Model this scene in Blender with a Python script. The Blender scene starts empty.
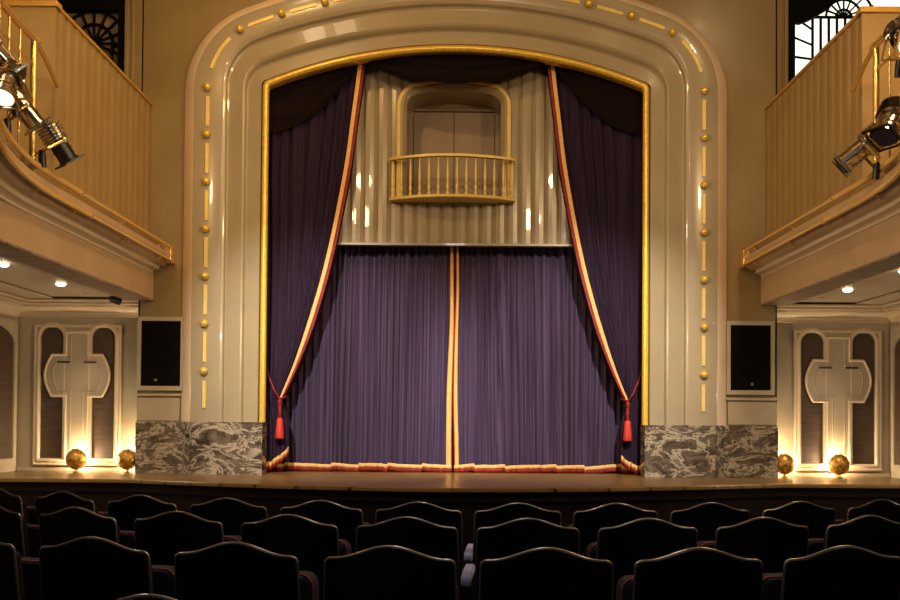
import bpy, math, random
from mathutils import Vector, Matrix, noise
random.seed(7)
PI = math.pi
S = bpy.context.scene
COL = S.collection

# ------------------------------------------------------------ materials
def lin(c):
    return tuple(((v/255)/12.92 if v/255 <= .04045 else ((v/255+.055)/1.055)**2.4) for v in c)

def mat(name, rgb, rough=.5, metal=0., rgb2=None, nscale=8., nstretch=(1, 1, 1), bump=0., bscale=60., coat=0., sheen=0., spec=.5, lo=.35, hi=.65):
    m = bpy.data.materials.new(name); m.use_nodes = True
    nt = m.node_tree; b = nt.nodes['Principled BSDF']
    b.inputs['Base Color'].default_value = (*lin(rgb), 1)
    b.inputs['Roughness'].default_value = rough
    b.inputs['Metallic'].default_value = metal
    b.inputs['Coat Weight'].default_value = coat
    b.inputs['Sheen Weight'].default_value = sheen
    b.inputs['Specular IOR Level'].default_value = spec
    tc = nt.nodes.new('ShaderNodeTexCoord'); mp = nt.nodes.new('ShaderNodeMapping')
    mp.inputs['Scale'].default_value = nstretch
    nt.links.new(tc.outputs['Object'], mp.inputs['Vector'])
    if rgb2:
        n = nt.nodes.new('ShaderNodeTexNoise'); n.inputs['Scale'].default_value = nscale; n.inputs['Detail'].default_value = 5
        r = nt.nodes.new('ShaderNodeValToRGB')
        r.color_ramp.elements[0].position = lo; r.color_ramp.elements[1].position = hi
        r.color_ramp.elements[0].color = (*lin(rgb), 1); r.color_ramp.elements[1].color = (*lin(rgb2), 1)
        nt.links.new(mp.outputs[0], n.inputs['Vector']); nt.links.new(n.outputs['Fac'], r.inputs[0])
        nt.links.new(r.outputs[0], b.inputs['Base Color'])
    if bump:
        n2 = nt.nodes.new('ShaderNodeTexNoise'); n2.inputs['Scale'].default_value = bscale; n2.inputs['Detail'].default_value = 4
        bp = nt.nodes.new('ShaderNodeBump'); bp.inputs['Strength'].default_value = bump; bp.inputs['Distance'].default_value = .01
        nt.links.new(mp.outputs[0], n2.inputs['Vector']); nt.links.new(n2.outputs['Fac'], bp.inputs['Height'])
        nt.links.new(bp.outputs[0], b.inputs['Normal'])
    return m

def emis(name, rgb, strength):
    m = bpy.data.materials.new(name); m.use_nodes = True
    b = m.node_tree.nodes['Principled BSDF']
    b.inputs['Base Color'].default_value = (*lin(rgb), 1)
    b.inputs['Emission Color'].default_value = (*lin(rgb), 1)
    b.inputs['Emission Strength'].default_value = strength
    return m

M = {}
M['palechamfer'] = mat('pale_peach_paint', (226, 200, 168), .4, rgb2=(216, 190, 158), nscale=2)
M['paint'] = mat('taupe_paint', (158, 144, 116), .26, rgb2=(151, 139, 115), nscale=1.6, bump=.05, bscale=9, coat=.4)
M['panelpaint'] = mat('cream_paint', (166, 152, 128), .38, rgb2=(158, 144, 120), nscale=3, bump=.05, bscale=12)
M['wallpaint'] = mat('olive_paint', (132, 112, 74), .3, rgb2=(122, 102, 64), nscale=1.5, bump=.05, bscale=7, coat=.1)
M['fluted'] = mat('ochre_paint', (148, 121, 74), .5, rgb2=(140, 113, 66), nscale=3)
M['peach'] = mat('peach_paint', (176, 148, 114), .5, rgb2=(168, 140, 106), nscale=2)
M['soffit'] = mat('soffit_paint', (186, 170, 144), .5, rgb2=(168, 150, 126), nscale=2, nstretch=(1, .3, 1))
M['gold'] = mat('gold_leaf', (238, 202, 92), .28, .35, rgb2=(220, 180, 66), nscale=22, bump=.2, bscale=50)
M['goldpaint'] = mat('gold_paint', (228, 202, 122), .4, .12, rgb2=(218, 190, 108), nscale=12)
M['brass'] = mat('brass', (232, 190, 110), .26, .75)
M['chrome'] = mat('chrome', (200, 190, 170), .15, 1., bump=.1, bscale=30)
M['black'] = mat('black_enamel', (14, 12, 12), .4)
M['blackgrille'] = mat('black_cloth', (12, 8, 6), .9, bump=.4, bscale=260, spec=.08)
M['velvet'] = mat('purple_velvet', (48, 37, 64), .85, rgb2=(84, 68, 98), nscale=9, nstretch=(4, 4, .03), sheen=.06, bump=.3, bscale=30, spec=.2)
M['drape'] = mat('dark_velvet', (32, 22, 40), .9, rgb2=(48, 35, 56), nscale=9, nstretch=(5, 5, .05), sheen=.0, bump=.2, bscale=30, spec=.15)
M['swag'] = mat('maroon_velvet', (18, 8, 11), .9, rgb2=(24, 11, 14), nscale=7, spec=.12)
M['goldcloth'] = mat('gold_braid', (232, 184, 112), .6, rgb2=(220, 168, 92), nscale=30, bump=.2, bscale=120)
M['redcloth'] = mat('red_fringe', (150, 20, 11), .65, rgb2=(92, 7, 5), nscale=40, nstretch=(1, 1, .2), bump=.3, bscale=120)
M['tassel'] = mat('red_tassel', (206, 58, 44), .6, rgb2=(180, 40, 30), nscale=60, nstretch=(1, 1, .06), bump=.4, bscale=90)
M['seatblack'] = mat('black_seat_shell', (7, 5, 6), .42, coat=0, spec=.35)
M['seatrim'] = mat('seat_edge_trim', (158, 154, 152), .3, .9)
M['seatvelvet'] = mat('navy_velvet', (13, 10, 32), .8, sheen=.0, bump=.2, bscale=80)
M['seatdark'] = mat('dark_navy_cloth', (12, 10, 20), .8, spec=.2)
M['piping'] = mat('pink_piping', (150, 50, 86), .55)
M['armpad'] = mat('blue_armrest', (156, 166, 240), .6, sheen=.4)
M['carpet'] = mat('dark_carpet', (26, 12, 14), .95, rgb2=(18, 8, 12), nscale=30, bump=.4, bscale=200)
M['apron'] = mat('mahogany_front', (20, 7, 5), .55, rgb2=(13, 5, 4), nscale=4, nstretch=(1, 1, 6), spec=.2)
M['darkgrain'] = mat('veined_wood', (84, 68, 58), .35, rgb2=(160, 138, 120), nscale=5, nstretch=(.5, 3.2, 1))
M['louvre'] = mat('brown_cloth', (58, 42, 28), .6, rgb2=(76, 58, 40), nscale=4, nstretch=(.6, 1, 9))
M['glassdim'] = mat('amber_glass', (96, 78, 56), .15, rgb2=(130, 108, 88), nscale=2.5)
M['glasslit'] = emis('lit_glass', (235, 240, 225), 1.3)
M['downlight'] = emis('downlight_glow', (255, 236, 200), 14)
M['bulb'] = emis('bulb_glow', (255, 205, 130), 60)
M['lens'] = emis('lens_glow', (255, 244, 225), 5)
M['glasslens'] = mat('glass_lens', (60, 50, 70), .05, .3)
M['badge'] = mat('grey_badge', (120, 108, 96), .4, .6)
M['doorpaint'] = mat('brown_door_paint', (140, 118, 88), .4, rgb2=(130, 108, 78), nscale=2)
M['coping'] = mat('dull_gilt', (190, 146, 66), .4, .2, rgb2=(176, 132, 54), nscale=6)
M['shellgold'] = mat('cast_gilt', (214, 164, 74), .35, .6, rgb2=(120, 84, 30), nscale=24, bump=1, bscale=34)
M['blackmatte'] = mat('black_matte_paint', (6, 5, 5), .7, spec=.08)
M['pipegold'] = mat('polished_pipe', (222, 182, 100), .2, .35)
M['ivory'] = mat('ivory_trim', (196, 176, 146), .34)

def marble():
    m = bpy.data.materials.new('grey_marble'); m.use_nodes = True
    nt = m.node_tree; b = nt.nodes['Principled BSDF']; b.inputs['Roughness'].default_value = .16
    tc = nt.nodes.new('ShaderNodeTexCoord')
    mp = nt.nodes.new('ShaderNodeMapping'); mp.inputs['Rotation'].default_value = (0, -.75, 0); mp.inputs['Scale'].default_value = (1, 1, 2.0)
    nt.links.new(tc.outputs['Object'], mp.inputs[0])
    n1 = nt.nodes.new('ShaderNodeTexNoise'); n1.inputs['Scale'].default_value = 3.0; n1.inputs['Detail'].default_value = 9; n1.inputs['Roughness'].default_value = .68; n1.inputs['Distortion'].default_value = 1.6
    r1 = nt.nodes.new('ShaderNodeValToRGB'); e = r1.color_ramp.elements
    e[0].position = .36; e[0].color = (*lin((54, 46, 39)), 1); e[1].position = .66; e[1].color = (*lin((116, 103, 88)), 1)
    n2 = nt.nodes.new('ShaderNodeTexNoise'); n2.inputs['Scale'].default_value = 2.2; n2.inputs['Detail'].default_value = 10; n2.inputs['Distortion'].default_value = .7; n2.inputs['Roughness'].default_value = .72
    r2 = nt.nodes.new('ShaderNodeValToRGB'); e = r2.color_ramp.elements
    e[0].position = .47; e[0].color = (0, 0, 0, 1); e[1].position = .5; e[1].color = (1, 1, 1, 1)
    x = e.new(.55); x.color = (0, 0, 0, 1)
    mx = nt.nodes.new('ShaderNodeMix'); mx.data_type = 'RGBA'
    mx.inputs['B'].default_value = (*lin((214, 200, 176)), 1)
    ml = nt.nodes.new('ShaderNodeMath'); ml.operation = 'MULTIPLY'; ml.inputs[1].default_value = .6
    for n in (n1, n2): nt.links.new(mp.outputs[0], n.inputs['Vector'])
    nt.links.new(n1.outputs['Fac'], r1.inputs[0]); nt.links.new(n2.outputs['Fac'], r2.inputs[0])
    nt.links.new(r2.outputs[0], ml.inputs[0]); nt.links.new(ml.outputs[0], mx.inputs['Factor'])
    nt.links.new(r1.outputs[0], mx.inputs['A']); nt.links.new(mx.outputs['Result'], b.inputs['Base Color'])
    return m
M['marble'] = marble()

def stagewood():
    m = bpy.data.materials.new('stage_boards'); m.use_nodes = True
    nt = m.node_tree; b = nt.nodes['Principled BSDF']; b.inputs['Roughness'].default_value = .3
    tc = nt.nodes.new('ShaderNodeTexCoord')
    br = nt.nodes.new('ShaderNodeTexBrick'); br.inputs['Scale'].default_value = 1
    br.inputs['Color1'].default_value = (*lin((130, 102, 62)), 1); br.inputs['Color2'].default_value = (*lin((112, 86, 50)), 1)
    br.inputs['Mortar'].default_value = (*lin((40, 22, 12)), 1); br.inputs['Mortar Size'].default_value = .004
    br.inputs['Brick Width'].default_value = 3.2; br.inputs['Row Height'].default_value = .14
    mp = nt.nodes.new('ShaderNodeMapping')
    nt.links.new(tc.outputs['Object'], mp.inputs[0]); nt.links.new(mp.outputs[0], br.inputs['Vector'])
    nt.links.new(br.outputs['Color'], b.inputs['Base Color'])
    return m
M['stage'] = stagewood()

# ------------------------------------------------------------ mesh builder
class MB:
    def __init__(s): s.v = []; s.f = []
    def add(s, vs, fs):
        o = len(s.v); s.v += [tuple(v) for v in vs]; s.f += [tuple(i+o for i in f) for f in fs]; return s
    def box(s, x0, x1, y0, y1, z0, z1):
        x0, x1 = sorted((x0, x1)); y0, y1 = sorted((y0, y1)); z0, z1 = sorted((z0, z1))
        return s.add([(x0,y0,z0),(x1,y0,z0),(x1,y1,z0),(x0,y1,z0),(x0,y0,z1),(x1,y0,z1),(x1,y1,z1),(x0,y1,z1)],
                     [(0,3,2,1),(4,5,6,7),(0,1,5,4),(1,2,6,5),(2,3,7,6),(3,0,4,7)])
    def open_lathe(s, prof, seg=24):
        return s.rows([[(r*math.cos(2*PI*k/seg), r*math.sin(2*PI*k/seg), h) for k in range(seg)] for r, h in prof], True)
    def rows(s, rows, closed_u=False, caps=False, flip=False):
        n = len(rows[0]); vs = [p for r in rows for p in r]; fs = []
        for i in range(len(rows)-1):
            for j in range(n if closed_u else n-1):
                a, b = i*n+j, i*n+(j+1) % n
                c, d = b+n, a+n
                fs.append((a, d, c, b) if flip else (a, b, c, d))
        if caps:
            k = (len(rows)-1)*n
            fs.append(tuple(range(n-1, -1, -1)) if not flip else tuple(range(n)))
            fs.append(tuple(range(k, k+n)) if not flip else tuple(range(k+n-1, k-1, -1)))
        return s.add(vs, fs)
    def tube(s, pts, r, seg=10, caps=True):
        pts = [Vector(p) for p in pts]; rows = []
        rr = r if isinstance(r, (list, tuple)) else [r]*len(pts)
        up = None
        for i, p in enumerate(pts):
            t = (pts[min(i+1, len(pts)-1)] - pts[max(i-1, 0)]).normalized()
            if up is None:
                up = Vector((0, 0, 1)) if abs(t.z) < .9 else Vector((1, 0, 0))
            a = t.cross(up).normalized(); b = a.cross(t).normalized(); up = b
            rows.append([p + (a*math.cos(2*PI*k/seg) + b*math.sin(2*PI*k/seg))*rr[i] for k in range(seg)])
        return s.rows(rows, True, caps, flip=False)
    def lathe(s, prof, c=(0, 0, 0), axis='Z', seg=16, mtx=None):
        rows = []
        for r, h in prof:
            row = []
            for k in range(seg):
                a = 2*PI*k/seg; q = Vector((r*math.cos(a), r*math.sin(a), h))
                if axis == 'Y': q = Vector((q.x, q.z, -q.y))
                if mtx is not None: q = mtx @ q
                row.append(q + Vector(c))
            rows.append(row)
        return s.rows(rows, True, True)
    def xf(s, mtx):
        s.v = [tuple(mtx @ Vector(v)) for v in s.v]; return s

def obj(name, mb, material, parent=None, smooth=35, bevel=0, two=False):
    me = bpy.data.meshes.new(name); off = Vector((0, 0, 0))
    if parent is not None:
        p = parent
        while p is not None: off += p.location; p = p.parent
    else:
        xs = [v[0] for v in mb.v]; ys = [v[1] for v in mb.v]; zs = [v[2] for v in mb.v]
        off = Vector(((min(xs)+max(xs))/2, (min(ys)+max(ys))/2, min(zs)))
    me.from_pydata([tuple(Vector(v)-off) for v in mb.v], [], mb.f)
    import bmesh
    bm = bmesh.new(); bm.from_mesh(me); bmesh.ops.recalc_face_normals(bm, faces=bm.faces); bm.to_mesh(me); bm.free()
    if smooth:
        me.polygons.foreach_set('use_smooth', [True]*len(me.polygons))
        me.set_sharp_from_angle(angle=math.radians(smooth))
    me.materials.append(M[material] if isinstance(material, str) else material)
    o = bpy.data.objects.new(name, me); COL.objects.link(o)
    if parent is not None: o.parent = parent
    else: o.location = off
    if bevel:
        b = o.modifiers.new('bevel', 'BEVEL'); b.width = bevel; b.segments = 2; b.limit_method = 'ANGLE'; b.angle_limit = math.radians(40)
        b.harden_normals = False
    return o

def tag(o, label, cat, group=None):
    o['label'] = label; o['category'] = cat
    if group: o['group'] = group
    return o
def thing(name, label, cat, loc=(0, 0, 0), group=None):
    o = bpy.data.objects.new(name, None); COL.objects.link(o); o.location = loc; o.empty_display_size = .1
    return tag(o, label, cat, group)
def struct(name, mb, m, bevel=0, smooth=35):
    o = obj(name, mb, m, None, smooth, bevel); o['kind'] = 'structure'; return o
def dup(o, parent=None):
    c = o.copy(); COL.objects.link(c)
    if parent is not None: c.parent = parent
    for ch in list(o.children): dup(ch, c)
    return c

def poly2d(outer, holes, y0, y1, bevel=0.):
    """flat board in the XZ plane with holes, from depth y0 (front) to y1"""
    cu = bpy.data.curves.new('t', 'CURVE'); cu.dimensions = '2D'; cu.fill_mode = 'BOTH'
    cu.extrude = (y1-y0)/2 - bevel; cu.bevel_depth = bevel; cu.bevel_resolution = 2; cu.offset = -bevel
    for pl in [outer]+list(holes):
        sp = cu.splines.new('POLY'); sp.points.add(len(pl)-1)
        for i, p in enumerate(pl): sp.points[i].co = (p[0], p[1], 0, 1)
        sp.use_cyclic_u = True
    o = bpy.data.objects.new('t', cu); COL.objects.link(o)
    bpy.context.view_layer.update()
    me = o.evaluated_get(bpy.context.evaluated_depsgraph_get()).to_mesh()
    mb = MB(); ym = (y0+y1)/2
    mb.add([(v.co.x, ym - v.co.z, v.co.y) for v in me.vertices], [tuple(p.vertices) for p in me.polygons])
    bpy.data.objects.remove(o); bpy.data.curves.remove(cu)
    return mb

# ------------------------------------------------------------ levels
EYE = 1.40; ST = .635; FL = .10
EW = {-1: 4.39, 1: 4.48}   # half width of the front wall on each side
WY = 12.20   # flat wall beside the arch
NY = 12.50   # wall at the back of the side bays

# ------------------------------------------------------------ arch curves
def archcurve(w, zt, R, r, zb, nv=2, nf=14, na=40):
    zc = zt - R
    cx = w - r; cz = zc + math.sqrt((R-r)**2 - cx**2)
    a1 = math.atan2(cx, cz-zc)      # angle from vertical where the fillet meets the arc
    pts = [(-w, zb + (cz-zb)*i/nv) for i in range(nv)]
    for i in range(nf):
        a = PI/2 - (PI/2-a1)*i/nf
        pts.append((-(cx + r*math.sin(a)), cz + r*math.cos(a)))
    half = []
    for i in range(na//2+1):
        a = a1*(1-i/(na//2)); half.append((-R*math.sin(a), zc + R*math.cos(a)))
    pts += half
    full = pts + [(-x, z) for x, z in reversed(pts[:-1])]
    return full

# (w, ztop, R, r, Y) from the outer chamfer to the opening
MT = 1.35
prof = [
 (3.60, 7.50, 8.13, 1.13, 12.008), (3.575, 7.48, 8.11, 1.11, 12.0),
 (3.215, 7.20, 7.74, .74, 12.0), (3.19, 7.175, 7.71, .71, 12.012), (3.165, 7.14, 7.68, .69, 12.03), (3.16, 7.12, 7.66, .68, 12.085), (3.14, 7.095, 7.64, .66, 12.10), (3.10, 7.06, 7.60, .62, 12.095),
 (2.94, 6.885, 7.44, .46, 12.065), (2.92, 6.86, 7.42, .44, 12.075), (2.91, 6.84, 7.40, .43, 12.095), (2.905, 6.82, 7.38, .425, 12.15), (2.885, 6.80, 7.36, .40, 12.165), (2.85, 6.77, 7.32, .37, 12.16),
 (2.71, 6.63, 7.0, .10, 12.145), (2.70, 6.62, 6.98, .05, 12.17)]
arch = thing('proscenium_arch', 'great stepped taupe arch around the stage opening, studded with gold balls and bars', 'arch', (0, 12.1, ST))
mb = MB(); mb.rows([[(x, Y, z) for x, z in archcurve(w, zt, R, r, MT)] for w, zt, R, r, Y in prof])
obj('arch_frame', mb, 'paint', arch, smooth=28)
oprof = [(3.775, 7.67, 8.30, 1.28, WY+.02), (3.775, 7.67, 8.30, 1.28, WY-.012), (3.755, 7.65, 8.28, 1.26, 12.165), (3.615, 7.515, 8.145, 1.14, 12.015), (3.60, 7.50, 8.13, 1.13, 12.008)]
mb = MB(); mb.rows([[(x, Y, z) for x, z in archcurve(w, zt, R, r, MT)] for w, zt, R, r, Y in oprof])
o = obj('outer_chamfer', mb, 'palechamfer', arch, smooth=28); o['label'] = 'pale peach slanted outer border of the arch'
mb = MB(); rr = .045; rows = []
for k in range(13):
    a = PI*k/12; d = rr*math.cos(a)
    rows.append([(x, 12.17 - .055*math.sin(a), z) for x, z in archcurve(2.645+d, 6.57+d, 6.94+d, .03+rr+d*.6, MT)])
rows.append([(x, 12.40, z) for x, z in archcurve(2.65, 6.57, 6.93, .05, MT)])
mb.rows(rows); g = obj('gilt_edge', mb, 'gold', arch, smooth=40); g['label'] = 'gilded rounded edge lining the opening'

# marble plinths, part of the arch on each side
def marble_side(s):
    path = [(2.60, 12.24), (2.60, 11.96), (3.555, 11.96), (3.74, 12.145), (EW[s], 12.145), (EW[s], 12.52)]
    mb = MB(); rows = []
    for z in (ST+.001, MT): rows.append([(s*x, y, z) for x, y in path])
    mb.rows(rows)
    mb.add([(s*2.60, 12.24, MT), (s*2.60, 11.96, MT), (s*3.555, 11.96, MT), (s*3.74, 12.145, MT), (s*EW[s], 12.145, MT), (s*EW[s], 12.52, MT)], [(0, 1, 2, 3, 4, 5)])
    o = obj('marble_plinth', mb, 'marble', arch, smooth=20); o['label'] = 'grey veined marble base at the foot of the arch'
marble_side(-1); marble_side(1)

# gold balls and bars, along the curve 0.25 outside the first groove
cv = archcurve(3.405, 7.33, 7.94, .98, MT, nv=40, nf=30, na=120)
L = [0]
for i in range(1, len(cv)): L.append(L[-1] + math.dist(cv[i], cv[i-1]))
def onc(s):
    for i in range(1, len(cv)):
        if L[i] >= s:
            t = (s-L[i-1])/(L[i]-L[i-1]); return (cv[i-1][0]+t*(cv[i][0]-cv[i-1][0]), cv[i-1][1]+t*(cv[i][1]-cv[i-1][1]))
    return cv[-1]
T = L[-1]
balls = [2.045-MT + .648*k for k in range(7)]
bars = [(b+.12, b+.53) for b in balls[:-1]] + [(.19, .56)]
s0 = balls[-1]; bars.append((s0+.27, s0+.77)); s1 = s0+.95
# remaining length to the crown, evenly spaced
rem = T/2 - s1; nn = round(rem/.62)
for k in range(nn+1):
    balls.append(s1 + rem*k/nn)
    if k < nn: bars.append((s1+rem*k/nn+.12, s1+rem*(k+1)/nn-.12))
allb = sorted(set([round(b, 4) for b in balls] + [round(T-b, 4) for b in balls]))
allb = [b for i, b in enumerate(allb) if i == 0 or b-allb[i-1] > .05]
for b in allb:
    x, z = onc(b)
    mb = MB().lathe([(.028, 0), (.03, .012), (.045, .016), (.056, .035), (.058, .055), (.05, .08), (.032, .098), (.012, .107), (.001, .108)], (0, 0, 0), seg=14)
    mb.xf(Matrix.Translation((x, 12.004, z)) @ Matrix.Rotation(PI/2, 4, 'X') @ Matrix.Scale(.9, 4))
    obj('gold_ball', mb, 'gold', arch, smooth=60)
for a, b in bars + [(T-b, T-a) for a, b in bars]:
    n = 8; mb = MB(); rows = []
    for i in range(n+1):
        s = a+(b-a)*i/n; x, z = onc(s); x2, z2 = onc(s+.01); x1, z1 = onc(s-.01)
        t = Vector((x2-x1, 0, z2-z1)).normalized(); nrm = Vector((t.z, 0, -t.x)); h = .028
        p = Vector((x, 12.002, z))
        rows.append([p - nrm*h, p - nrm*h*.75 + Vector((0, -.018, 0)), p + nrm*h*.75 + Vector((0, -.018, 0)), p + nrm*h])
    mb.rows(rows, True, True)
    obj('gold_bar', mb, 'goldpaint', arch, smooth=30)

# ------------------------------------------------------------ the setting
# wall around the arch
oc = archcurve(3.775, 7.67, 8.30, 1.28, MT); TOP = 8.9
def rect_out(x, z):
    if abs(x) > 3.0 and z < 7.0: return (math.copysign(EW[1 if x > 0 else -1], x), z)
    return (x*1.2 if abs(x*1.2) < EW[1 if x > 0 else -1] else math.copysign(EW[1 if x > 0 else -1], x), TOP)
mb = MB(); outer = []
for x, z in oc:
    outer.append(rect_out(x, z))
# keep corners in place
mb.rows([[(x, WY, z) for x, z in oc], [(x, WY, z) for x, z in outer]])
# square corners between the last side point and the first top point
for i in range(1, len(outer)):
    (xa, za), (xb, zb) = outer[i-1], outer[i]
    if (za < TOP) != (zb < TOP):
        cx = math.copysign(EW[1 if oc[i][0] > 0 else -1], oc[i][0])
        p = oc[i-1] if za < TOP else oc[i]
        mb.add([(xa, WY, za), (xb, WY, zb), (cx, WY, TOP)], [(0, 1, 2)])
for s in (-1, 1):  # wall thickness toward the side bays
    mb.box(s*(EW[s]-.02), s*EW[s], WY, 12.55, MT, TOP)
struct('wall_front', mb, 'wallpaint', smooth=20)
for s, nm in ((-1, 'left'), (1, 'right')):
    # window wall above the boxes
    mb = MB(); mb.box(s*EW[s], s*4.62, WY-.0, 12.6, 3.1, TOP); mb.box(s*4.50, s*4.53, WY-.03, WY, 5.0, TOP); mb.box(s*4.57, s*4.62, WY-.045, WY, 5.0, TOP)
    mb.box(s*4.62, s*7.2, 12.22, 12.6, 7.9, TOP); mb.box(s*4.62, s*7.2, 12.22, 12.6, 3.1, 5.9); mb.box(s*6.6, s*7.2, 12.22, 12.6, 5.9, 7.9)
    struct('wall_upper_'+nm, mb, 'wallpaint', bevel=.006)
    # back wall of the bay under the box, side wall
    mb = MB(); mb.box(s*EW[s], s*6.2, NY, NY+.1, ST, 3.06)
    struct('wall_bay_'+nm, mb, 'panelpaint')
    mb = MB(); mb.box(s*6.2, s*6.3, 0.0, NY+.1, -.45, 3.06)
    struct('wall_side_'+nm, mb, 'panelpaint')
    mb = MB(); mb.box(s*4.48, s*6.19, NY-.03, NY-.001, ST, ST+.055)
    struct('baseboard_'+nm, mb, 'panelpaint', bevel=.006)
mb = MB().box(-7.2, 7.2, 2, 12.6, TOP, TOP+.1); struct('ceiling', mb, 'wallpaint')
# stage floor with curved front, its front wall
pl = [(-7.2, 10.98), (-4.1, 10.98)]
for k in range(1, 24):
    a = -1 + 2*k/24; x = a*4.1
    pl.append((x, 9.90 + 1.08*abs(a)**1.7*(1-.0*a)))
pl += [(4.1, 10.98), (7.2, 10.98)]
mb = MB()
def lipoff(d): return [(x, y+d) for x, y in pl]
rows = [[(x, 15.2, ST) for x, y in pl], [(x, y+.015, ST) for x, y in pl], [(x, y, ST-.012) for x, y in pl], [(x, y, ST-.045) for x, y in pl], [(x, y+.03, ST-.06) for x, y in pl], [(x, y+.06, ST-.062) for x, y in pl]]
mb.rows(rows); struct('floor_stage', mb, 'stage', smooth=30)
mb = MB(); mb.rows([[(x, y+.055, ST-.06) for x, y in pl], [(x, y+.055, ST-.13) for x, y in pl], [(x, y+.035, ST-.14) for x, y in pl], [(x, y+.035, ST-.16) for x, y in pl], [(x, y+.07, ST-.17) for x, y in pl], [(x, y+.07, -.5) for x, y in pl]])
struct('wall_stage_front', mb, 'apron', smooth=30)
mb = MB(); mb.rows([[(x, y, z) for x in (-6.3, 6.3)] for y, z in ((-1, FL), (5.9, FL), (9.6, -.42), (12, -.42))])
struct('floor', mb, 'carpet', smooth=20)
# backstage wall closing the opening behind everything
mb = MB().box(-4.4, 4.4, 15.0, 15.1, ST, 8); struct('wall_backstage', mb, 'black')

# ------------------------------------------------------------ side bay panelling
def hole_shape(c, w, z0, zs, zt, n=10):
    pts = [(c-w, z0), (c+w, z0), (c+w, zs)]
    for k in range(1, n):
        a = PI*k/n; pts.append((c+w*math.cos(a), zs+(zt-zs)*math.sin(a)))
    pts.append((c-w, zs)); return pts
def rim(shape, off, y, r, closed=True):
    """rounded moulding following a closed XZ outline, shifted outwards by off"""
    n = len(shape); cx = sum(p[0] for p in shape)/n; out = []
    area = sum(shape[i][0]*shape[(i+1) % n][1]-shape[(i+1) % n][0]*shape[i][1] for i in range(n))
    sg = 1 if area > 0 else -1; nr = []
    for i in range(n):
        a = Vector(shape[i-1]); b = Vector(shape[i]); c = Vector(shape[(i+1) % n])
        d1 = (b-a).normalized(); d2 = (c-b).normalized()
        n1 = Vector((d1.y, -d1.x))*sg; n2 = Vector((d2.y, -d2.x))*sg
        m = (n1+n2).normalized(); nr.append(m/max(.5, m.dot(n1)))
    rows = []
    for k in range(7):
        t = PI*k/6; o = off - r*math.cos(t)
        rows.append([(shape[i][0]+nr[i].x*o, y-.8*r*math.sin(t), shape[i][1]+nr[i].y*o) for i in range(n)])
    mb = MB(); mb.rows(rows, True); return mb
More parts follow.
